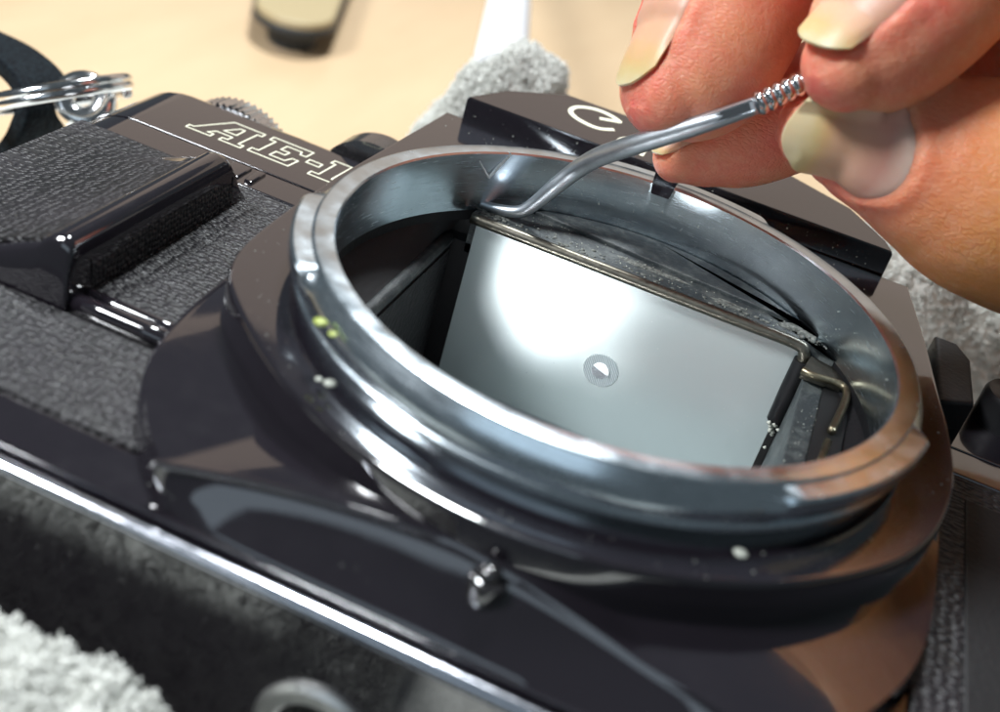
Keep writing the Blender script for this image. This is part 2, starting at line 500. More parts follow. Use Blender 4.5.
# leather covering (front, wraps round both ends) with thickness
def leather_wrap(name, xa, ya, yb, side):
    full = plan_profile(-70.5, 69.5, -12.6, -50, 8.0, 0.42, 12)
    if side < 0: pts = [p for p in full if p[0] < xa and p[1] > -49]
    else: pts = [p for p in full if p[0] > xa and p[1] > -49]
    if side < 0:
        pts = sorted([p for p in pts], key=lambda p: (p[1] > -12.3, p[0] if p[1] > -12.3 else p[1]))
        pts.append((xa, -12.18))
    else:
        pts = sorted([p for p in pts], key=lambda p: (p[1] > -12.3, -p[0] if p[1] > -12.3 else p[1]))
        pts.append((xa, -12.18))
    # resample the last long straight run
    rows = []
    for y, d in ((ya, 0.5), (ya + 0.15, 0.1), (ya + 0.5, 0.0), (yb - 0.5, 0.0), (yb - 0.15, 0.1), (yb, 0.5)):
        row = []
        for i, (x, z) in enumerate(pts):
            a = Vector(pts[max(0, i - 1)]); c = Vector(pts[min(len(pts) - 1, i + 1)])
            t = (c - a).normalized(); nn = Vector((-t.y, t.x)) if side < 0 else Vector((t.y, -t.x))
            row.append((x - nn.x * d, y, z - nn.y * d))
        rows.append(row)
    return obj(name, *grid(rows), 'leatherette', FC)
leather_wrap('leather_panel', -33.5, -20.6 + 0.4, 12.2, -1)
leather_wrap('leather_panel', -24.0, -33.0, -20.9, -1)
leather_wrap('leather_panel', 33.5, -33.0, 12.2, 1)
# raised trim bar between the two leather panels
obj('leather_trim', *tube([(x, -19.3, -12.1) for x in (-43.5, -40, -36, -32)], [0.95] * 4, 14), 'black_paint', FC, 180)
obj('leather_trim', *tube([(x, -17.4, -12.25) for x in (-43.5, -40, -36, -32)], [0.7] * 4, 14), 'black_paint', FC, 180)

# finger grip: wedge with a ridge, leather slope, glossy ridge
def grip_rows(sec, ys):
    rows = []
    for y, k, dy in ys:
        rows.append([(x, y + dy * max(0, (z + 12.5) / 6.0), -12.5 + (z + 12.5) * k) for x, z in sec])
    return rows
GR = obj('finger_grip', *grid(grip_rows(
    [(-64, -13), (-60.5, -12.8), (-54.5, -11.2), (-49.5, -8.7), (-47.3, -7.7), (-46.7, -6.95), (-46.0, -6.5), (-45.0, -6.35), (-44.25, -6.6), (-43.8, -7.2), (-43.5, -8.4), (-43.2, -13)],
    [(-20.7, 0.0, 0), (-20.6, 0.55, 0.6), (-20.3, 0.86, 0.8), (-19.7, 0.97, 0.8), (-19.0, 1.0, 0.6), (-10, 1.0, 0), (0, 1.0, 0), (7.2, 1.0, -1.5), (8.6, 0.97, -2.2), (9.6, 0.86, -2.8), (10.4, 0.5, -3), (10.6, 0.0, -3)]), capu=False), 'black_paint', FC, 60)
def slope_z(x, y):
    t = max(0.0, min(1.0, (x + 62.0) / 15.0))
    k = 1 - max(0.0, min(1.0, (y - 3.5) / 8.7)) ** 1.6
    return -12.05 + 4.75 * t * (0.55 + 0.45 * t) * k
sy = [-18.9, -18.7] + [-18 + 30.0 * k / 20 for k in range(21)] + [12.15, 12.2]
rows = []
for q, y in enumerate(sy):
    e = 0.4 if q in (0, len(sy) - 1) else 0.0
    rows.append([(x, y, slope_z(x, y) - e - (0.4 if x > -46.95 else 0)) for x in (-66, -62, -59, -56, -53, -51, -49.5, -48, -47.0, -46.9)])
obj('grip_slope_leather', *grid(rows), 'leatherette', GR)
obj('grip_side_leather', *grid([[(-43.24, y, -12.3), (-43.3, y, -10.6), (-43.36, y, -8.9 - (0.9 if y in (-16.8, 6.8) else 0)), (-43.6, y, -8.7)] for y in (-17.0, -16.8, -8, 0, 6.8, 7.0)]), 'leatherette', GR)

# trim strip and top cover
strip = obj('trim_strip', *body_extrude(plan_profile(-70.7, -23, -12.25, -50.2, 8.2), 12.35, 17.05, 0.25, 0.12), 'black_paint', FC)
obj('trim_strip', *body_extrude(plan_profile(26, 69.7, -12.25, -50.2, 8.2), 12.35, 17.05, 0.25, 0.12), 'black_paint', FC)
TC = obj('top_cover', *body_extrude(plan_profile(-70.8, 69.8, -12.2, -50.4, 8.3), 17.3, 30.6, 0.12, 2.2), 'black_paint', FC)
obj('strip_tab', *bbox(-48.6, -46.2, 13.2, 16.6, -12.6, -11.95, 0.2), 'black_paint', strip)
obj('strip_tab', *bbox(-45.4, -44.4, 13.2, 16.6, -12.6, -11.9, 0.2), 'black_paint', strip)

# engraved outlined lettering
zt = lambda x, y: -12.2
A_out = [(-57.6, 20.5), (-54.3, 20.5), (-54.3, 21.3), (-55.1, 21.3), (-54.5, 22.3), (-52.3, 22.3), (-52.4, 21.3), (-53.1, 21.3), (-53.1, 20.5), (-50.2, 20.5), (-50.2, 21.3), (-50.9, 21.3), (-50.7, 25.4), (-50.1, 25.4), (-50.1, 26.3), (-54.4, 26.3), (-57.0, 21.3), (-57.6, 21.3)]
A_in = [(-54.0, 23.2), (-52.3, 23.2), (-52.3, 25.2), (-52.9, 25.2)]
E_out = [(-49.3, 20.7), (-43.9, 20.7), (-43.7, 22.9), (-44.5, 22.9), (-44.9, 21.7), (-46.9, 21.7), (-46.8, 23.1), (-45.6, 23.1), (-45.5, 24.1), (-46.7, 24.1), (-46.6, 25.5), (-44.6, 25.5), (-44.4, 24.7), (-43.6, 24.7), (-43.5, 26.5), (-49.0, 26.5), (-49.0, 25.5), (-48.2, 25.5), (-48.4, 21.7), (-49.3, 21.7)]
H_out = [(-42.9, 23.4), (-41.2, 23.4), (-41.2, 24.4), (-42.9, 24.4)]
I_out = [(-41.3, 20.8), (-37.6, 20.8), (-37.6, 21.7), (-38.6, 21.7), (-38.3, 26.6), (-40.6, 26.6), (-40.7, 25.7), (-40.1, 25.7), (-40.3, 21.7), (-41.3, 21.7)]
for ln, inner in ((A_out, A_in), (E_out, None), (H_out, None), (I_out, None)):
    obj('letter', *strokes([ln] + ([inner] if inner else []), 0.18, zt, True, 0.02), 'white_paint', TC)

# controls on top: advance-lever dial and shutter-speed dial (axis y)
def knurl(name, c, r, h, n, mat, parent):
    rows = []
    for k in range(n * 4):
        th_ = 2 * math.pi * k / (n * 4)
        rr_ = r - (0.35 if k % 4 in (0, 1) else 0.0)
        rows.append([(c[0] + q * math.cos(th_), c[1] + y, c[2] + q * math.sin(th_)) for q, y in ((0.05, 0), (rr_, 0), (rr_, h - 0.4), (rr_ - 0.5, h), (0.05, h))])
    return obj(name, *grid(rows, cu=True), mat, parent)
knurl('film_advance_dial', (-57.0, 30.5, -21.2), 9.0, 3.4, 60, 'chrome', TC)
obj('shutter_speed_dial', *lathe([(0.05, 0), (7.0, 0), (7.0, 3.8), (6.2, 4.8), (0.05, 4.8)], 64, (-37.5, 30.5, -17.0), 'y', False), 'black_satin', TC)

# pentaprism housing
def face_z(x, y): return -2.0 + (y - 35.5) * 0.10
pf = [(-29.0, 35.6), (24.4, 36.6), (23.4, 38.6), (18.5, 43.5), (9.0, 47.0), (-19.5, 46.0), (-26.0, 41.0)]
rows = []
for z_, k in ((-45, 1.18), (-22, 1.12), (-9, 1.04)):
    rows.append([((x + 2) * k - 2, 35.6 + (y - 35.6) * k if y > 37 else y - (0 if z_ > -6 else 4), z_) for x, y in pf])
rows.append([(x, y, -5.2) for x, y in pf])
rows.append([(x, y, face_z(x, y) - 0.35) for x, y in pf])
rows.append([(x * 0.992 - 0.02, 41 + (y - 41) * 0.975, face_z(x, y)) for x, y in pf])
PH = obj('prism_housing', *grid(rows, cv=True, capu=True), 'black_paint', FC, 20)
fz = lambda x, y: face_z(x, y) + 0.02
def onface(u, v):
    # intersect pixel ray with the front face plane
    q = ray(u, v); # z = -2 + (y-35.5)*.1
    s = (-2.0 + (CP.y - 35.5) * 0.10 - CP.z) / (q.z - 0.10 * q.y)
    p = CP + q * s
    return (p.x, p.y)
Cs = [onface(*p) for p in ((599.5, 118.6), (607, 120.0), (614.5, 121.3), (619.5, 122.0), (613, 117.2), (604, 112.6), (594, 109.2), (583, 107.4), (575.5, 107.6), (570.8, 110.2), (571.6, 113.8), (577, 118.6), (585, 123.2), (594, 127.2), (603, 129.4), (614, 129.9))]
Cs = [(p[0], p[1]) for p in smooth_path(Cs, 4)]
obj('letter', *strokes([Cs], 0.62, fz, False, 0.03), 'white_paint', PH)
def arc(cx, cy, rx, ry, a0, a1, n=18):
    return [(cx + rx * math.cos(math.radians(a0 + (a1 - a0) * k / n)), cy + ry * math.sin(math.radians(a0 + (a1 - a0) * k / n))) for k in range(n + 1)]
def letter_a(x): return [arc(x + 1.1, 38.6, 1.05, 1.6, 20, 380), [(x + 2.2, 40.2), (x + 2.2, 37.8), (x + 2.6, 37.0)]]
def letter_n(x): return [[(x, 37.0), (x, 40.2)], [(x, 38.8)] + arc(x + 1.05, 39.0, 1.05, 1.2, 160, 0, 10) + [(x + 2.1, 37.0)]]
obj('letter', *strokes(letter_a(-10.2), 0.55, fz, False, 0.03), 'white_paint', PH)
obj('letter', *strokes(letter_n(-6.8), 0.55, fz, False, 0.03), 'white_paint', PH)
obj('letter', *strokes([arc(-2.5, 38.6, 1.25, 1.6, 0, 360)], 0.55, fz, False, 0.03), 'white_paint', PH)
obj('letter', *strokes(letter_n(-0.2), 0.55, fz, False, 0.03), 'white_paint', PH)

# ---- mount plate (black) : outline in polar form
outl = [(-31.4, 36.4), (-32.2, 20), (-32.7, 8), (-32.6, -4), (-31.9, -12.0), (-30.2, -16.6), (-27.6, -19.9), (-23.6, -23.6), (-18.8, -27.2), (-13.2, -30.2), (-7, -32.2), (0, -33.0), (7, -32.1), (12, -30.6), (17.4, -28.0), (22.5, -24.4), (27.8, -18.8), (30.8, -14.0), (32.6, -8.6), (33.4, -2), (32.9, 6), (31.9, 12), (30.0, 24), (27.6, 36.4)]
outl = smooth_path(outl, 6)
top = [(27.6 - (27.6 + 31.4) * k / 24, 36.4) for k in range(1, 24)]
outl = [(p[0], p[1]) for p in outl] + top
def radial(lst, d):
    res = []
    n = len(lst)
    for i in range(n):
        a, b2, c = Vector(lst[i - 1]), Vector(lst[i]), Vector(lst[(i + 1) % n])
        t = (c - a).normalized(); nn = Vector((t.y, -t.x))
        if nn.dot(b2) < 0: nn = -nn
        p = b2 + nn * d
        res.append((p.x, p.y))
    return res
def ringrow(lst, z): return [(x, y, z) for x, y in lst]
inner = [(27.2 * x / math.hypot(x, y), 27.2 * y / math.hypot(x, y)) for x, y in outl]
rows = [ringrow(inner, -6.5), ringrow(inner, -5.0), ringrow(radial(outl, -0.5), -5.0), ringrow(radial(outl, -0.2), -5.06), ringrow(radial(outl, -0.03), -5.25), ringrow(radial(outl, 0.05), -5.6),
        ringrow(radial(outl, 0.12), -7.4), ringrow(radial(outl, 0.25), -9.6)]
MP = obj('mount_plate', *grid(rows, cv=True), 'black_paint', FC, 30)
# ---- front housing (mirror-box cover) : crest + lower slope
hous = [(-33.3, 36), (-33.6, 20), (-33.7, 6), (-33.8, -8), (-33.4, -18), (-32.2, -24.5), (-29.6, -30), (-25.6, -34.8), (-21.5, -37.3), (-16, -38.1), (-8, -38.3), (0, -38.4), (8, -38.3), (16, -38.1), (22, -37.0), (27, -33.6), (31, -28), (33.8, -20), (34.6, -8), (34.2, 6), (33.0, 20), (31, 36)]
hous = [(p[0], p[1]) for p in smooth_path(hous, 6)]
ctop = [(31 - 64.3 * k / 24, 36) for k in range(1, 24)]
houl = hous + ctop
def crest_pt(p):
    x, y = p
    th_ = math.degrees(math.atan2(y, x))
    r0 = math.hypot(x, y)
    # the crest runs close to the plate under the mount and out to the corner at both sides
    if y < -20:
        w = min(1.0, abs(x) / 24.0)
        yc = -33.4 - 2.9 * w ** 2.2
        k = min(1.0, yc / y) if y < yc else 1.0
        if y < yc: return (x, yc)
    return (x * 0.985, y * 0.985)
crest = [crest_pt(p) for p in houl]
inn = radial(outl, 0.4)
# resample inner ring so it has the same number of points as houl by angle
def at_angle(lst, ang):
    best = None; n = len(lst)
    d = Vector((math.cos(ang), math.sin(ang)))
    for i in range(n):
        a, c = Vector(lst[i]), Vector(lst[(i + 1) % n])
        e = c - a
        den = d.x * e.y - d.y * e.x
        if abs(den) < 1e-9: continue
        s = (a.x * e.y - a.y * e.x) / den
        q = (a.x * d.y - a.y * d.x) / den
        if s > 0 and -1e-6 <= q <= 1 + 1e-6: best = s if best is None else min(best, s)
    return (d.x * best, d.y * best)
inn = [at_angle(outl, math.atan2(y, x)) for x, y in houl]
inn = [(x * 0.985, y * 0.985) for x, y in inn]
def mixp(a, b2, t): return (a[0] + (b2[0] - a[0]) * t, a[1] + (b2[1] - a[1]) * t)
def crest_z(p):
    x, y = p
    if y > -20: return -9.6
    w = min(1.0, (-1 - x) / 23.0) if x < -1 else min(1.0, (x + 1) / 15.0)
    return -7.3 - 2.3 * w ** 1.2
cz_ = [crest_z(c) for c in crest]
rows = [[(*i_, z_ + 0.55) for i_, z_ in zip(inn, cz_)]]
rows.append([(*mixp(i_, c, 0.35), z_ + 0.35) for i_, c, z_ in zip(inn, crest, cz_)])
rows.append([(*mixp(i_, c, 0.85), z_ + 0.06) for i_, c, z_ in zip(inn, crest, cz_)])
rows.append([(*c, z_) for c, z_ in zip(crest, cz_)])
for f_, g_ in ((0.05, 0.08), (0.11, 0.20), (0.35, 0.42), (0.6, 0.66), (0.85, 0.86), (0.96, 0.96)):
    rows.append([(*mixp(c, h, f_), z_ + (-12.6 - z_) * g_) for c, h, z_ in zip(crest, houl, cz_)])
rows.append([(*h, -13.4) for h in houl])
rows.append([(*h, -16.0) for h in houl])
FH = obj('front_housing', *grid(rows, cv=True), 'black_paint', FC, 40)
# pin on the lower slope
obj('housing_screw', *lathe([(0.02, 1.0), (0.4, 0.96), (0.7, 0.75), (0.82, 0.45), (0.86, 0.1), (1.2, 0.08), (1.4, -0.05), (1.45, -0.3), (1.45, -1.6)], 40, (1.9, -34.2, -8.25), 'z', False), 'black_satin', FH)

b1 = smooth_path([(x_, crest_pt((x_, -38.0))[1] + 0.05, crest_z((x_, -35)) - 0.12) for x_ in (-24.0, -20, -16, -12, -8.5, -5, -2)], 8)
obj('crest_edge', *tube(b1, [0.30] * (len(b1) - 6) + [0.26, 0.22, 0.18, 0.14, 0.1, 0.06], 10), 'black_paint', FH, 180)
b2_ = smooth_path([(-33.6, -10, -9.9), (-33.35, -17, -10.2), (-32.2, -23.6, -10.6), (-29.7, -29, -10.9), (-26.2, -33.4, -11.1), (-23.4, -35.9, -11.6), (-21.8, -37.1, -12.5)], 8)
obj('corner_edge', *tube(b2_, [0.30] * len(b2_), 10), 'black_paint', FH, 180)

# ---- lens mount ring
NT = 720
def lug(th_):
    # breech lugs: three arcs with a larger radius
    v = 0.0
    for a0, a1 in ((-52, -6), (-173, -137), (66, 113)):
        d = min(th_ - a0, a1 - th_)
        v = max(v, min(1.0, max(0.0, d / 6.5)))
    return v
rows = []
for k in range(NT):
    th_ = -180 + 360 * k / NT
    f = lug(th_)
    f = f * f * (3 - 2 * f)
    Rf = 28.75 + 1.15 * f
    top = -0.0
    notch = 91.6 <= th_ <= 96.9
    if notch: top = -1.5
    plain = [(27.9, -0.04), (28.02, -0.10), (28.12, -0.25), (28.5, -0.85), (28.9, -1.5), (29.0, -1.8), (29.05, -2.6), (29.0, -2.9)]
    lugp = [(27.9, -0.04), (28.0, -0.16), (28.1, -0.22), (29.6, -0.24), (29.85, -0.45), (29.9, -1.5), (29.75, -2.0), (29.3, -2.5)]
    side = [(a_[0] + (b_[0] - a_[0]) * f, a_[1] + (b_[1] - a_[1]) * f) for a_, b_ in zip(plain, lugp)]
    prof = [(26.55, -7.2), (26.35, -3.0), (26.05, -0.18), (26.2, 0.0), (27.8, 0.0)] + side + [(29.05, -3.05), (29.25, -3.2), (29.3, -3.55), (29.1, -3.8), (28.5, -3.9), (28.4, -5.4)]
    if notch: prof = [(r_, min(z_, -1.35 - 0.55 * (r_ - 26.0))) if z_ > -2.95 and not (r_ > 26.3 and r_ < 26.4) else (r_, z_) for r_, z_ in prof]
    c, s = math.cos(math.radians(th_)), math.sin(math.radians(th_))
    rows.append([(r * c, r * s, z) for r, z in prof])
LM = obj('lens_mount', *grid(rows, cu=True), 'mount_metal', FC, 28)

# ---- mirror box inside the mount
def rect_ring(x0, x1, y0, y1, n=40):
    pts = []
    for k in range(n): pts.append((x0 + (x1 - x0) * k / n, y0))
    for k in range(n): pts.append((x1, y0 + (y1 - y0) * k / n))
    for k in range(n): pts.append((x1 - (x1 - x0) * k / n, y1))
    for k in range(n): pts.append((x0, y1 - (y1 - y0) * k / n))
    return pts
rc = rect_ring(-21.2, 21.2, -17, 16.9)
circ = [(26.6 * x / math.hypot(x, y), 26.6 * y / math.hypot(x, y)) for x, y in rc]
rows = [ringrow(circ, -7.0), ringrow(circ, -8.4), ringrow(radial(rc, 0.9), -10.4), ringrow(rc, -10.9), ringrow(rc, -13), ringrow(rc, -44)]
MB = obj('mirror_box', *grid(rows, cv=True), 'interior_black', FC, 25)
# left side wall lining + its bright chamfered edge
obj('side_lining', *bbox(-21.25, -21.0, -16, 16.4, -42, -12.0, 0), 'interior_flock', MB)
obj('box_edge', *tube([(-21.6, -12, -10.9), (-21.6, 2, -10.9), (-21.6, 16.4, -10.9)], [0.75] * 3, 10), 'ledge_grey', MB, 180)
# foam ledge above the screen
lp = [(-19.6, 16.9), (20.6, 16.9), (21.6, 15.4)] + [(26.3 * math.cos(math.radians(a)), 26.3 * math.sin(math.radians(a))) for a in range(36, 137, 4)] + [(-19.6, 17.6)]
LG = obj('foam_ledge', *prism_poly(lp, -12, -7.05, 0.15), 'ledge_grey', MB)
sp = [(-14.0, 21.9), (18.6, 19.6), (20.4, 18.2)] + [(26.4 * math.cos(math.radians(a)), 26.4 * math.sin(math.radians(a))) for a in range(44, 123, 4)]
obj('ledge_step', *prism_poly(sp, -8, -6.55, 0.2), 'ledge_grey', LG)
def blob(n, cx, cy, rx, ry, z, h, seed):
    rnd = random.Random(seed); ph = [rnd.uniform(0, 6.28) for _ in range(5)]
    rows = [[], [], []]
    for k in range(n):
        a = 2 * math.pi * k / n
        r = 1 + 0.25 * math.sin(2 * a + ph[0]) + 0.18 * math.sin(5 * a + ph[1]) + 0.14 * math.sin(9 * a + ph[2]) + 0.1 * math.sin(15 * a + ph[3])
        for q, (s, zz) in enumerate(((1.0, z - 0.1), (0.8, z + h * 0.6), (0.4, z + h))):
            rows[q].append((cx + rx * r * s * math.cos(a), cy + ry * r * s * math.sin(a), zz))
    return grid(rows, cv=True, capu=True)
obj('foam_residue', *blob(48, 18.8, 19.2, 2.6, 1.8, -6.9, 0.35, 3), 'residue', LG)
obj('foam_residue', *blob(48, 0.5, 19.6, 3.4, 0.55, -7.0, 0.12, 4), 'residue', LG)
obj('foam_residue', *blob(48, -16.9, 18.6, 1.2, 0.8, -7.0, 0.15, 5), 'residue', LG)
obj('foam_residue', *blob(40, 9.5, 18.6, 2.2, 0.5, -7.0, 0.1, 6), 'residue', LG)

rnd_c = random.Random(12)
cr = []
for k in range(150):
    if k < 70: p = (rnd_c.uniform(-18.8, 18.5), 17.0 + abs(rnd_c.gauss(0, 0.8)), -7.02)
    elif k < 125: p = (19.0 + rnd_c.gauss(0, 1.2), 18.6 + rnd_c.gauss(0, 1.0), -6.85)
    else: p = (-18.4 + rnd_c.gauss(0, 0.9), 17.9 + rnd_c.gauss(0, 0.7), -7.02)
    r_ = rnd_c.uniform(0.08, 0.30)
    rows_ = []
    for i_ in range(4):
        a_ = math.pi * i_ / 3
        rows_.append([(p[0] + r_ * math.sin(a_) * math.cos(1.0472 * j_) * rnd_c.uniform(0.6, 1.5) * 1.3, p[1] + r_ * math.sin(a_) * math.sin(1.0472 * j_) * rnd_c.uniform(0.6, 1.4), p[2] + r_ * 0.6 * math.cos(a_)) for j_ in range(6)])
    cr.append(grid(rows_, cv=True))
crumbs = obj('foam_crumbs', *merge(cr), 'residue', LG, 180)
crumbs['kind'] = 'stuff'

# focusing screen facing -y
FS = obj('focusing_screen', *bbox(-18.8, 18.8, 16.5, 18.0, -38, -7.6, 0), 'ground_glass', FC)
sc = (-0.7, 16.5, -19.3)
SR = obj('microprism_ring', *lathe([(1.0, 0.05), (1.0, -0.07), (2.0, -0.07), (2.05, 0.05)], 64, sc, 'y', False), 'microprism', FS)
def half_disc(sgn):
    pts = [(sc[0] + 1.0 * math.cos(a * math.pi / 20), sc[2] + sgn * 1.0 * math.sin(a * math.pi / 20)) for a in range(21)]
    ct = math.radians(-14)
    def rt(p):
        dx, dz = p[0] - sc[0], p[1] - sc[2]
        return (sc[0] + dx * math.cos(ct) - dz * math.sin(ct), sc[2] + dx * math.sin(ct) + dz * math.cos(ct), dx)
    V = []; 
    for p in pts:
        x, z, dx = rt(p); V.append((x, 16.5 - 0.06 - sgn * dx * 0.10 - 0.10, z))
    for p in pts:
        x, z, dx = rt(p); V.append((x, 16.52, z))
    n = len(pts)
    F = [tuple(range(n))] + [(i, (i + 1) % n, n + (i + 1) % n, n + i) for i in range(n)]
    return V, F
obj('split_wedge', *half_disc(1), 'prism_wedge', SR)
obj('split_wedge', *half_disc(-1), 'steel', SR)
# wire clip along the screen's front edge, turning down at the right
wire = smooth_path([(-19.4, 16.0, -7.35), (-10, 16.0, -7.3), (0, 16.0, -7.25), (10, 16.0, -7.2), (17.2, 16.0, -7.15), (18.5, 15.9, -7.7), (18.7, 15.9, -9.2), (18.7, 15.9, -15.0)], 6)
WC = obj('screen_clip', *tube(wire, [0.62] * len(wire), 14, up=(0.1, -1, 0.2)), 'rod_metal', FC, 180)
obj('clip_sleeve', *tube([(18.75, 15.9, -8.6), (18.75, 15.9, -12), (18.75, 15.9, -16.4)], [0.95, 1.0, 0.95], 12, up=(0.1, -1, 0.2)), 'black_plastic', WC)
obj('screen_gap', *bbox(18.6, 19.4, 15.9, 16.6, -38, -8, 0.05), 'groove_dark', FS)
# mirror at 45 degrees
obj('reflex_mirror', *bbox(-20.9, 20.9, -0.6, 0.6, -21, 21, 0), 'mirror_glass', FC)
rm = bpy.data.objects['reflex_mirror']
for vtx in rm.data.vertices:
    c = vtx.co.copy() + origin_of(FC) - Vector((0, 0, ZO * MM))
    yy = c.y; zz = c.z
    cy, cz = -2.0 * MM, -21.5 * MM
    a = math.radians(45)
    # plate long axis (z) tilts so its lower end goes to +y
    ny = cy + yy * math.cos(a) - zz * math.sin(a); nz = cz + yy * math.sin(a) + zz * math.cos(a)
    vtx.co = Vector((c.x, ny, nz + ZO * MM)) - origin_of(FC)
# right side wall with slot and the bent aperture lever
RW = obj('side_plate', *prism_poly([(19.4, -14), (21.4, -14), (21.6, 14.6), (19.4, 15.6)], -40, -9.2, 0.2), 'ledge_grey', MB)
obj('lever_slot', *prism_poly([(21.4, -16), (24.2, -10), (24.4, 14.5), (21.5, 14.5)], -40, -8.9, 0.05), 'groove_dark', MB)
lv = smooth_path([(18.9, 12.6, -8.0), (20.2, 12.2, -7.9), (22.6, 12.6, -7.9), (23.6, 11.8, -8.0), (23.6, 9.0, -8.2), (23.0, 4.0, -8.5)], 6)
AL = obj('aperture_lever', *tube(lv, [0.42] * len(lv), 10), 'brass', MB, 180)
obj('lever_tab', *prism_poly([(18.9, 12.7), (23.4, 12.9), (23.0, 15.2), (19.3, 16.0)], -9, -7.8, 0.1), 'rod_metal', AL)
obj('lever_pin', *tube([(23.0, 3.0, -9.2), (22.8, 0.5, -9.2), (22.6, -3, -9.2)], [0.5, 0.5, 0.5], 10), 'brass', AL, 180)

# ---- things at the right of the plate
obj('release_block', *prism_poly([(33.2, 19), (37.0, 21.5), (36.6, 31.5), (35.0, 34.5), (32.4, 34.5)], -12.5, -8.6, 0.5), 'interior_black', FC)
obj('flash_socket', *lathe([(0.02, 2.6), (1.6, 2.6), (1.9, 2.2), (2.2, 2.9), (3.4, 2.9), (3.7, 2.4), (3.7, -1)], 40, (42.0, 27.0, -11.5), 'z', False), 'black_plastic', FC)
obj('battery_door', *prism_poly([(37.5, -31), (50, -31), (50, 8), (37.5, 8)], -13, -12.0, 0.3), 'interior_black', FC)

# ---- strap lug on the left end
LGc = atd(84, 101, 158)
lugn = camdir(0.25, -0.1, -1)
ru = camdir(-0.3, -1, 0); ru = (ru - lugn * ru.dot(lugn)).normalized(); rs = lugn.cross(ru)
rows = []
for k in range(48):
    a = 2 * math.pi * k / 48
    rad = ru * math.cos(a) + rs * math.sin(a)
    ext = 1.0 + 0.25 * max(0, -math.cos(a))
    row = []
    for j in range(12):
        bb = 2 * math.pi * j / 12
        row.append(LGc + rad * (2.65 + (1.55 * ext) * math.cos(bb)) + lugn * (1.7 * math.sin(bb)))
    rows.append(row)
lugm = grid(rows, cu=True, cv=True)
post = tube([LGc - ru * 3.2, LGc - ru * 5.0 - lugn * 1.5, LGc - ru * 6.5 - lugn * 4], [1.6, 2.0, 2.4], 14, up=(1, 0.1, 0.2))
obj('strap_lug', *merge([lugm, post]), 'chrome', FC, 180)

# ---- glint strips and small flecks on the mount
def on_wall(u, v, r=26.14):
    q = ray(u, v)
    A = q.x ** 2 + q.y ** 2; B = 2 * (CP.x * q.x + CP.y * q.y); C = CP.x ** 2 + CP.y ** 2 - r * r
    t_ = (-B + math.sqrt(B * B - 4 * A * C)) / (2 * A)
    return CP + q * t_
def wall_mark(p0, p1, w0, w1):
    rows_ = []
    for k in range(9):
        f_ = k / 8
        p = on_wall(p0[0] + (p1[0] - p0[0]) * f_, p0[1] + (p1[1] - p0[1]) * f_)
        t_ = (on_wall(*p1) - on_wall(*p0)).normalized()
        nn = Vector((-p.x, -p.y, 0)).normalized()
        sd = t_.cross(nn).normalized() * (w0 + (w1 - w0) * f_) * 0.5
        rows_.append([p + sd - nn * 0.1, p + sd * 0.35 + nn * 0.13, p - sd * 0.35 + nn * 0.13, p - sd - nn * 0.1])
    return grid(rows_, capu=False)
obj('glint_strip', *wall_mark((511, 153.5), (489, 178), 0.62, 0.34), 'satin_silver', LM, 180)  # V-shaped glint of light built in as two bright raised strips
obj('glint_strip', *wall_mark((479, 160), (489, 178), 0.16, 0.30), 'satin_silver', LM, 180)
def lump(c, r, flat, n=10, m=6, seed=0):
    rnd_ = random.Random(seed); rows_ = []
    for i in range(m + 1):
        a_ = math.pi * i / m
        rows_.append([(c[0] + r * math.sin(a_) * math.cos(6.2832 * j / n) * rnd_.uniform(0.85, 1.15), c[1] + r * math.sin(a_) * math.sin(6.2832 * j / n) * rnd_.uniform(0.85, 1.15), c[2] + r * flat * math.cos(a_)) for j in range(n)])
    return grid(rows_, cv=True)
for k, (u, v, z_, r_) in enumerate(((330, 383, -4.95, 0.5), (319, 379, -4.95, 0.3), (741, 553, -4.95, 0.55), (770, 495, -2.2, 0.45))):
    obj('pale_fleck', *lump(atz(u, v, z_), r_, 0.3, seed=k), 'dust', MP if z_ < -4 else LM, 180)
m, nt, b = new_mat('yellow_green'); setp(b, color=(0.30, 0.36, 0.07), rough=0.4); MAT['yellow_green'] = m
obj('yellow_fleck', *lump(atz(321, 322, -1.2), 0.6, 0.3, seed=31), 'yellow_green', LM, 180)  # small flattened yellow-green lumps on the ring
obj('yellow_fleck', *lump(atz(333, 334, -1.3), 0.4, 0.3, seed=32), 'yellow_green', LM, 180)

# ================================================================== SCRAPING TOOL
tp = [(475, 202.0, 128.6, 1.6, 0), (484, 205.0, 128.4, 3.6, 0), (498, 209.3, 128, 4.8, 0), (514, 211.8, 127.5, 5.4, 0), (525, 210, 126.9, 6.0, 0), (538, 201, 126, 6.6, 0), (556, 186, 124.5, 7.8, 0), (576, 170.5, 123, 8.3, 0),
      (600, 156.5, 120, 9.0, 0), (640, 143, 116, 9.4, 0), (700, 124.5, 112, 8.8, 0), (757, 105.0, 109.5, 8.0, 0)]
tp = smooth_path(tp, 6)
path = [atd(u, v, d) for u, v, d, r, _ in tp]
TL = thing('scraping_tool', 'thin grey steel scraper with bent tip and coiled neck, its tip on the foam ledge', 'tool', tuple(path[0]))
SH = obj('shaft', *tube(path, [pxmm(r * 1.12, d) for u, v, d, r, _ in tp], 18, up=camdir(0.1, -0.3, -1)), 'steel', TL, 180)
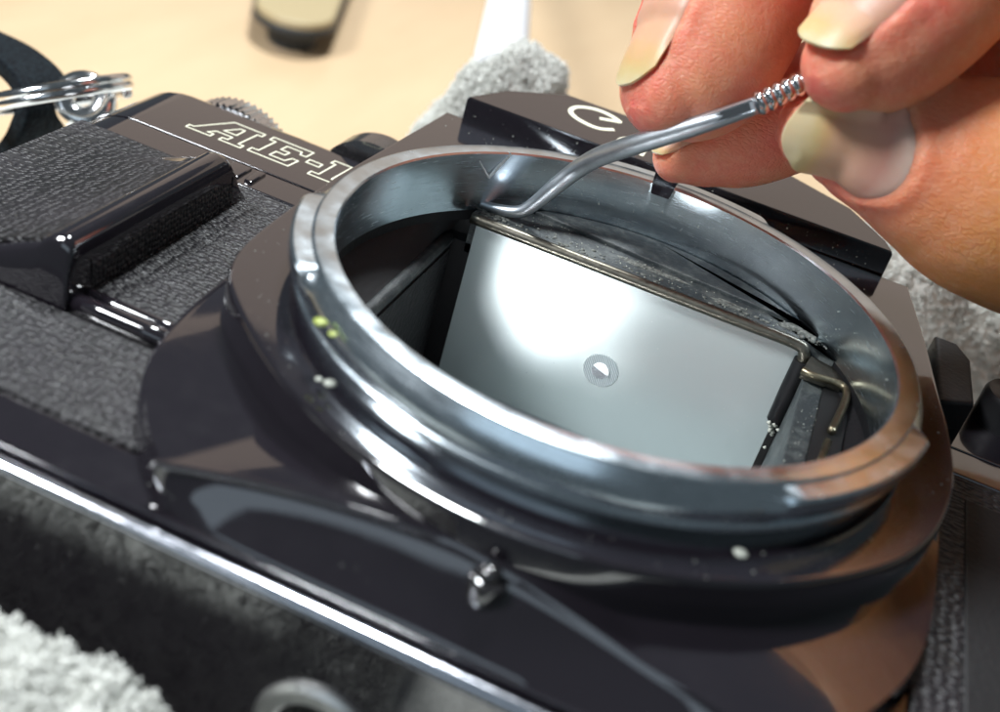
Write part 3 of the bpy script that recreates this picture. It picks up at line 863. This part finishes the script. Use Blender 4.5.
# flat recessed facet near the neck: a raised rim frame round a sunk strip
fr = frames([atd(u, v, d) for u, v, d in ((655, 138, 115), (690, 127.5, 112.7), (725, 116, 110.9), (756, 105.3, 109.5))], camdir(0.0, 0.05, -1))
rw = []
for (p, t, u, s), w in zip(fr, (0.15, 0.45, 0.62, 0.66)):
    f0 = p + u * 0.88
    rw.append([f0 - s * w, f0 - s * (w - 0.14) + u * 0.16, f0 - s * (w - 0.2) + u * 0.02, f0 + s * (w - 0.2) + u * 0.02, f0 + s * (w - 0.14) + u * 0.16, f0 + s * w])
obj('facet', *grid(rw), 'steel', SH, 25)
fr = frames([atd(u, v, d) for u, v, d in ((684, 129.4, 113.1), (705, 122.6, 111.8), (730, 114.3, 110.6), (752, 106.7, 109.7))], camdir(0.0, 0.05, -1))
rw = []
for (p, t, u, s), w in zip(fr, (0.10, 0.30, 0.36, 0.38)):
    f0 = p + u * 0.93
    rw.append([f0 - s * w - u * 0.1, f0 - s * w, f0 + s * w, f0 + s * w - u * 0.1])
obj('facet_inlay', *grid(rw), 'dark_rubber', SH, 25)
# coiled neck
coil = []
c0, c1 = atd(756, 105, 109.5), atd(834, 68, 108.6)
ax = (c1 - c0).normalized()
cu = (camdir(0, 0, -1) - ax * camdir(0, 0, -1).dot(ax)).normalized(); cs = ax.cross(cu)
Lc = (c1 - c0).length
rows = []
NS = 200
for k in range(NS + 1):
    s = Lc * k / NS
    r = 0.94 + 0.26 * abs(math.sin(math.pi * s / 0.92)) ** 0.7
    rows.append([c0 + ax * s + (cu * math.cos(a * math.pi / 10) + cs * math.sin(a * math.pi / 10)) * r for a in range(20)])
obj('coiled_neck', *grid(rows, cv=True, capu=True), 'chrome', TL, 60)
obj('handle_rod', *tube([c1 - ax * 0.3, c1 + ax * 20, c1 + ax * 60], [1.0, 1.3, 1.5], 16), 'steel', TL)

# ================================================================== HAND
def digit(pts, n=36, ratio=1.0, sub=7, tipk=None):
    # pts: (u, v, depth, radius_px) from the tip inward, tip closed by a rounded cap
    q = smooth_path([(*atd(u, v, d), pxmm(r, d)) for u, v, d, r in pts], sub)
    path = [Vector(p[:3]) for p in q]; rad = [p[3] for p in q]
    # rounded cap
    t = (path[0] - path[1]).normalized()
    r0 = rad[0]
    cap = []
    for k in range(1, 9):
        a = math.radians(90 * k / 9)
        cap.append((path[0] + t * (r0 * 0.8 * math.sin(a)), max(0.05, r0 * math.cos(a))))
    cap.reverse()
    path = [c[0] for c in cap] + path; rad = [c[1] for c in cap] + rad
    return tube(path, rad, n, up=camdir(0.05, 0.1, -1), ratio=ratio)
parts = []
# index finger
parts.append(digit([(662, 93, 115.2, 50), (676, 85, 115.6, 65), (698, 65, 116.4, 76), (717, 32, 117, 80), (732, -5, 117.2, 83), (765, -70, 117, 84), (820, -140, 116, 92), (900, -190, 116, 104), (1010, -190, 117, 120)]))
# second finger (upper right)
parts.append(digit([(842, 69, 103.5, 45), (852, 61, 103.8, 61), (873, 44, 104.4, 74), (913, 11, 105.2, 80), (958, -35, 106.5, 84), (1020, -80, 109, 95), (1090, -100, 113, 110)]))
# thumb
parts.append(digit([(808, 131, 111.4, 38), (822, 130, 111.5, 52), (848, 132, 111.7, 62), (890, 146, 112, 74), (940, 166, 112.3, 94), (1000, 188, 113, 116), (1070, 190, 114.5, 140), (1140, 150, 116, 160)]))
# middle finger (below the tool)
parts.append(digit([(672, 160, 128.0, 24), (688, 154, 127.8, 35), (710, 146, 127.4, 43), (740, 137, 126.8, 52), (780, 120, 126, 57), (850, 85, 125, 62), (940, 30, 123, 75), (1040, -30, 120, 95)]))
# palm and wrist, outside the frame
parts.append(digit([(1040, -60, 116, 120), (1110, 0, 117, 170), (1200, 60, 117, 215), (1330, 90, 115, 240), (1500, 90, 112, 230), (1750, 60, 108, 225), (2050, 20, 104, 225)]))
parts.append(digit([(1020, -150, 118, 100), (1090, -120, 118, 130), (1180, -60, 117, 170), (1300, 0, 116, 200)]))
V, F = merge(parts)
hand_base = atd(720, 190, 127)
hand = obj('hand', V, F, 'skin', None, 180, tuple(hand_base))
rm_ = hand.modifiers.new('remesh', 'REMESH'); rm_.mode = 'VOXEL'; rm_.voxel_size = 0.45 * MM; rm_.use_smooth_shade = True
sm_ = hand.modifiers.new('smooth', 'SMOOTH'); sm_.factor = 0.5; sm_.iterations = 5
dg = bpy.context.evaluated_depsgraph_get()
me2 = bpy.data.meshes.new_from_object(hand.evaluated_get(dg))
hand.modifiers.clear(); hand.data = me2
if not me2.materials: me2.materials.append(MAT['skin'])
me2.shade_smooth()
tag(hand, 'bare hand reaching in above the lens mount, fingers and thumb pinching the steel scraper', 'hand')

def nail(tip, base, dors, half, lift=0.2, curve=0.28, free=0.0, tipw=0.82):
    # tip/base: (u, v, depth, radius_px) on the digit's axis; dors: direction of the nail's centre; half: half width in degrees
    a = atd(*tip[:3]); c = atd(*base[:3])
    ra, rb = pxmm(tip[3], tip[2]) + lift, pxmm(base[3], base[2]) + lift
    ax = (c - a).normalized()
    d = (Vector(dors) - ax * Vector(dors).dot(ax)).normalized(); s = ax.cross(d)
    nu, nv = 26, 20
    rows_o, uv = [], []
    def hit(tt, an):
        dr = (d * math.cos(an) + s * math.sin(an)).normalized()
        o_ = a.lerp(c, tt)
        loc, _n, _i, dist = HB.ray_cast(W(o_) - hand.location, dr, 0.03)
        return dist / MM if loc is not None else None
    def surf(i, j, off):
        ph = -half + 2 * half * j / nv
        k = ph / half
        an = math.radians(ph)
        t0 = 0.12 * abs(k) ** 3 - free * (1 - k * k)
        t1 = 1.0 - curve * abs(k) ** 2.4
        tt = t0 + (t1 - t0) * i / nu
        an = math.radians(ph * (tipw + (1 - tipw) * max(0.0, min(1.0, tt / 0.55))))
        def lim(q, t_):
            m_ = ra + (rb - ra) * max(0.0, t_)
            return m_ if q is None else max(0.75 * m_, min(1.12 * m_, q))
        r = lim(hit(max(tt, 0.45), an), max(tt, 0.45))
        if tt < 0.45:
            r1 = r * (1 - 0.20 * (0.45 - tt)) - 1.1 * max(0.0, 0.3 - tt) ** 2 * 4
            r = max(r1, lim(hit(tt, an), tt) + 0.02) if tt > 0.03 else r1
        e = max(0.0, (abs(k) - 0.80) / 0.20) * sstep(0.02, 0.35, tt)
        e = max(e, max(0.0, (i / nu - 0.90) / 0.10))
        r += lift - 0.28 * e * e + off
        return a.lerp(c, tt) + (d * math.cos(an) + s * math.sin(an)) * r, tt
    for i in range(nu + 1):
        rows_o.append([surf(i, j, 0.0)[0] for j in range(nv + 1)])
        uv += [surf(i, j, 0.0)[1] for j in range(nv + 1)]
    rows_i = [[surf(i, j, -0.32)[0] for j in range(nv + 1)] for i in range(nu + 1)]
    Vo, Fo = grid(rows_o); Vi, Fi = grid(rows_i)
    n0 = len(Vo)
    FF = list(Fo) + [tuple(q + n0 for q in f[::-1]) for f in Fi]
    def idx(i, j): return i * (nv + 1) + j
    for j in range(nv):
        FF.append((idx(0, j), idx(0, j + 1), idx(0, j + 1) + n0, idx(0, j) + n0))
        FF.append((idx(nu, j + 1), idx(nu, j), idx(nu, j) + n0, idx(nu, j + 1) + n0))
    for i in range(nu):
        FF.append((idx(i + 1, 0), idx(i, 0), idx(i, 0) + n0, idx(i + 1, 0) + n0))
        FF.append((idx(i, nv), idx(i + 1, nv), idx(i + 1, nv) + n0, idx(i, nv) + n0))
    o = obj('fingernail', Vo + Vi, FF, 'nail', hand, 60)
    ul = o.data.uv_layers.new(name='along')
    us = uv + uv
    for lp_ in o.data.loops: ul.data[lp_.index].uv = (us[lp_.vertex_index], 0.5)
    return o
cz = camdir(0, 0, -1)
from mathutils.bvhtree import BVHTree
bmh = bmesh.new(); bmh.from_mesh(hand.data); HB = BVHTree.FromBMesh(bmh)
NAILS = [((661, 112, 115.4, 70), (731, -12, 117, 82), camdir(-0.92, -0.36, 0) * 0.90 + cz * 0.44, 42, 0.02, 0.28, 0.02),
         ((824, 83, 103.8, 62), (897, 20, 105, 78), camdir(-0.64, -0.76, 0) * 0.70 + cz * 0.71, 42, 0.02, 0.28, 0.02),
         ((790, 127, 111.3, 58), (892, 150, 112, 72), camdir(-0.25, 0.97, 0) * 0.36 + cz * 0.93, 56, 0.04, 0.34, 0.14),
         ((656, 165, 128.2, 26), (714, 146, 127.4, 42), camdir(-0.35, -0.94, 0) * 0.72 + cz * 0.68, 42, 0.02, 0.28, 0.03)]
for q, nl in enumerate(NAILS): nail(*nl, tipw=1.0 if q == 2 else 0.84)
bmh.free()
# press the nail beds into the flesh and raise the folds of skin round them
for vtx in hand.data.vertices:
    p = (vtx.co + hand.location) / MM - Vector((0, 0, ZO))
    for tip, base, dors, half, lift, curve, free in NAILS:
        a = atd(*tip[:3]); c = atd(*base[:3]); L = (c - a).length
        ax = (c - a) / L
        tt = (p - a).dot(ax) / L
        if tt < -0.1 or tt > 1.4: continue
        q = p - a - ax * (tt * L)
        rr_ = q.length
        if rr_ > 1.4 * (pxmm(base[3], base[2])) or rr_ < 1e-3: continue
        d = (Vector(dors) - ax * Vector(dors).dot(ax)).normalized(); s_ = ax.cross(d)
        k = math.degrees(math.atan2(q.dot(s_), q.dot(d))) / half
        if abs(k) > 1.6: continue
        t1 = 1.0 - curve * min(1.0, abs(k)) ** 2.4
        # signed distance outside the nail outline in mm (negative inside)
        dk = (abs(k) - 1.0) * math.radians(half) * rr_
        dt = (tt - t1) * L
        out = max(dk, dt)
        fade = sstep(0.10, 0.45, tt)
        if out < 0: disp = -0.30 * sstep(0, 0.8, -out) + 0.10 * (1 - sstep(0, 0.5, -out)) * fade
        else: disp = 0.34 * fade * (1 - sstep(0.25, 2.2, out))
        vtx.co += (q / rr_) * disp * MM
        break
hand.data.update()

# ================================================================== TOWEL
def lerp_tab(tab, x):
    if x <= tab[0][0]: return tab[0][1]
    for (x0, y0), (x1, y1) in zip(tab, tab[1:]):
        if x <= x1: return y0 + (y1 - y0) * sstep(x0, x1, x)
    return tab[-1][1]
back_tab = [(-62, 0), (-52, 14), (-46, 36), (-40, 47), (-34, 50.5), (-29, 49), (-25.5, 38), (-20, 30), (0, 26), (18, 28), (26, 44), (34, 44), (45, 38), (58, 32), (75, 16), (95, 0)]
def towel_h(x, y):
    base = 7.9 * sstep(-96, -84, x) * (1 - sstep(84, 100, x)) * sstep(-104, -92, y) * (1 - sstep(52, 64, y))
    back = lerp_tab(back_tab, x + 0.05 * (y - 75)) * sstep(54, 72, y) * (1 - sstep(80, 104, y))
    near = 38.0 * (1 - sstep(-16, -2, x)) * sstep(-92, -76, x) * (1 - sstep(-46.5, -41.4, y)) * sstep(-92, -60, y)
    h = max(base, back, near)
    if h > 0.3:
        w = min(1.0, max(0.0, h - 7.0) / 6.0)
        p = Vector((x * 0.11, y * 0.11, 3.7))
        h += w * (1.6 * mnoise.noise(p) + 0.9 * mnoise.noise(p * 3.1) + 0.45 * mnoise.noise(p * 9.0))
    return h
tx0, tx1, ty0, ty1, st = -98, 102, -94, 108, 1.25
nx, ny = int((tx1 - tx0) / st), int((ty1 - ty0) / st)
rows = []
for i in range(nx + 1):
    row = []
    for j in range(ny + 1):
        x = tx0 + i * st; y = ty0 + j * st
        row.append((x, y, -57.7 + towel_h(x, y)))
    rows.append(row)
TW = thing('towel', 'cream terry towel bunched up under and around the film camera', 'towel', (0, 0, -58))
obj('cloth', *grid(rows), 'terry', TW, 180, recalc=False)
rnd = random.Random(21)
PV, PF = [], []
zones = [((-62, 0), (-78, -40.5), 24000), ((-52, -18), (60, 92), 15000), ((14, 60), (58, 94), 15000)]
for (xa, xb), (ya, yb), cnt in zones:
    for _ in range(cnt):
        x, y = rnd.uniform(xa, xb), rnd.uniform(ya, yb)
        h = towel_h(x, y)
        if h < 12: continue
        e = 0.8
        nrm = Vector((towel_h(x - e, y) - towel_h(x + e, y), towel_h(x, y - e) - towel_h(x, y + e), 2 * e)).normalized()
        p = Vector((x, y, -57.7 + h - 0.3))
        d1 = (nrm + Vector((rnd.gauss(0, .35), rnd.gauss(0, .35), rnd.gauss(0, .35)))).normalized()
        s1 = d1.orthogonal().normalized()
        s1 = (Matrix.Rotation(rnd.uniform(0, 6.28), 3, d1) @ s1); s2 = d1.cross(s1)
        hgt = rnd.uniform(0.4, 1.2); wid = rnd.uniform(0.18, 0.42); r = rnd.uniform(0.05, 0.11)
        lean = s2 * rnd.gauss(0, 0.5)
        b0 = len(PV); NSG = 6
        for q in range(NSG + 1):
            an = math.pi * q / NSG
            cpt = p + s1 * (wid * math.cos(an)) + d1 * (hgt * math.sin(an)) + lean * (hgt * math.sin(an) ** 2)
            tn = (s1 * (-wid * math.sin(an)) + d1 * (hgt * math.cos(an))).normalized()
            e1 = s2; e2 = tn.cross(s2)
            for k in range(3):
                PV.append(cpt + e1 * (math.cos(2.094 * k) * r) + e2 * (math.sin(2.094 * k) * r))
        for q in range(NSG):
            for k in range(3):
                k2 = (k + 1) % 3
                PF.append((b0 + q * 3 + k, b0 + q * 3 + k2, b0 + q * 3 + 3 + k2, b0 + q * 3 + 3 + k))
pile = obj('pile', PV, PF, 'terry', TW, 180, recalc=False)
pile['kind'] = 'stuff'

# ================================================================== THINGS ON THE TABLE BEHIND
a = aty(499, 74, 79); b2 = aty(509.5, 0, 150)
tdir = (b2 - a).normalized()
tlen = (-54.0 - a.z) / tdir.z
tube_path = [a - tdir * 6, a, a + tdir * (tlen * 0.5), a + tdir * tlen]
WT = thing('white_tube', 'plain white plastic tube leaning on the bunched towel behind the prism hump', 'tube', tuple(tube_path[-1]))
obj('tube_wall', *tube(tube_path, [4.6, 4.6, 4.7, 4.7], 32), 'white_plastic', WT, 50)
obj('end_cap', *tube([tube_path[-1] - tdir * 2, tube_path[-1] + tdir * 3, tube_path[-1] + tdir * 4], [4.9, 4.9, 4.2], 32), 'white_plastic', WT, 50)

hb = atz(292, 24, -49.5)
hdir = (atz(318, -70, -49.5) - hb); hdir.z = 0; hdir.normalize()
hs = Vector((hdir.y, -hdir.x, 0))
def tongue(w, L, grow):
    pts = []
    for k in range(25):
        an = math.radians(180 + 180 * k / 24)
        p = hb + hs * ((w + grow) * math.cos(an)) + hdir * ((w * 1.25 + grow) * (1 + math.sin(an)) - grow)
        pts.append((p.x, p.y))
    p1 = hb + hs * (w + grow) * 1.6 + hdir * L; p2 = hb - hs * (w + grow) * 1.6 + hdir * L
    return pts + [(p1.x, p1.y), (p2.x, p2.y)]
TH = thing('tool_handle', 'beige tongue-shaped tool handle with a dark rubber rim lying on the tan table', 'handle', (hb.x, hb.y, -58))
obj('handle_foot', *prism_poly(tongue(10.5, 118, -4.2), -58.0, -51.5, 0.5), 'dark_rubber', TH)
obj('rubber_rim', *prism_poly(tongue(10.5, 120, 0.35), -52.4, -50.6, 0.7), 'dark_rubber', TH)
obj('handle_top', *prism_poly(tongue(10.5, 120, -0.2), -51, -48.8, 1.0), 'beige_plastic', TH)

# ================================================================== SPLIT RING + STRAP
rcn = atd(56, 96, 158)
rn = camdir(-0.16, -1.0, -0.24).normalized()
ra_ = (camdir(1, 0.02, 0) - rn * camdir(1, 0.02, 0).dot(rn)).normalized(); rb_ = rn.cross(ra_)
hp = []
for k in range(161):
    a_ = 4 * math.pi * k / 160 + 0.6
    hp.append(rcn + (ra_ * math.cos(a_) + rb_ * math.sin(a_)) * 9.6 + rn * (1.25 * (k / 160 - 0.5) * 2 * 0.75))
SRg = obj('split_ring', *tube(hp, [0.72] * len(hp), 12, up=rn), 'chrome', None, 180, tuple(rcn))
tag(SRg, 'small shiny double-wire split ring threaded through the strap lug', 'key ring')
sp_ = smooth_path([(-70, 22, 166), (-20, 42, 165), (15, 60, 163), (38, 82, 161), (44, 104, 160), (38, 124, 161), (28, 142, 163), (5, 165, 166), (-50, 185, 170)], 6)
rows = []
wdir = camdir(0.55, -0.35, 1)
pp = [atd(*p) for p in sp_]
for (p, t, u, s) in frames(pp, wdir):
    rows.append([p + u * k1 * 4.0 + s * k2 * 1.3 for k1, k2 in ((-1, -0.7), (-1, 0.7), (-0.85, 1), (-0.4, 1.1), (0.4, 1.1), (0.85, 1), (1, 0.7), (1, -0.7), (0.85, -1), (0.4, -1.1), (-0.4, -1.1), (-0.85, -1))])
ST = obj('neck_strap', *grid(rows, cv=True, capu=True), 'strap_fabric', None, 60, tuple(pp[0]))
tag(ST, 'dark woven neck strap looped through the split ring', 'strap')

# ================================================================== DUST
rnd = random.Random(5)
DV, DF = [], []
def speck(p, r):
    b0 = len(DV)
    for d in ((1, 0, 0), (-1, 0, 0), (0, 1, 0), (0, -1, 0), (0, 0, 1), (0, 0, -1)):
        k = r * rnd.uniform(0.6, 1.3)
        DV.append((p[0] + d[0] * k, p[1] + d[1] * k, p[2] + d[2] * k))
    for f in ((0, 2, 4), (2, 1, 4), (1, 3, 4), (3, 0, 4), (2, 0, 5), (1, 2, 5), (3, 1, 5), (0, 3, 5)):
        DF.append(tuple(b0 + q for q in f))
def rr2(): return 0.035 + 0.07 * rnd.random() ** 3
for _ in range(120):                                   # on the mount plate
    a_ = rnd.uniform(0, 6.283); r_ = rnd.uniform(30, 33)
    speck((r_ * math.cos(a_), r_ * math.sin(a_), -4.98), rr2())
for _ in range(45): speck((rnd.uniform(-30, 26), rnd.uniform(28, 35), -4.98), rr2())
for _ in range(70): speck((rnd.uniform(-28, 23), 35.58, rnd.uniform(-4.8, -2.3)), rr2() * 0.9)
for _ in range(260): speck((rnd.uniform(-19, 20), rnd.uniform(17.2, 22), -7.0), rr2())
for _ in range(120):
    a_ = rnd.uniform(0.1, 2.6); z_ = rnd.uniform(-6, -0.6)
    speck((26.2 * math.cos(a_), 26.2 * math.sin(a_), z_), rr2() * 0.8)
for _ in range(60): speck((rnd.uniform(-18, 18), 16.47, rnd.uniform(-26, -8)), rr2() * 0.6)
for _ in range(60): speck((rnd.uniform(19.5, 22), rnd.uniform(-12, 14), -9.05), rr2())
for _ in range(50): speck((rnd.uniform(-26, 26), rnd.uniform(-37, -34), rnd.uniform(-12, -10.6)), rr2() * 0.8)
for _ in range(160): speck((rnd.uniform(-68, -33), rnd.uniform(-33, 12), -12.15), rr2() * 0.8)
for _ in range(14): speck((18.7 + rnd.gauss(0, .25), 15.0 + rnd.gauss(0, .2), -16.8 + rnd.gauss(0, .4)), 0.3)
speck((18.9, 14.9, -19.5), 0.25)
dust = obj('dust', DV, DF, 'dust', None, 180, (0, 0, -5), recalc=False)
dust['kind'] = 'stuff'; dust['label'] = 'fine pale dust specks scattered over the camera'; dust['category'] = 'dust'
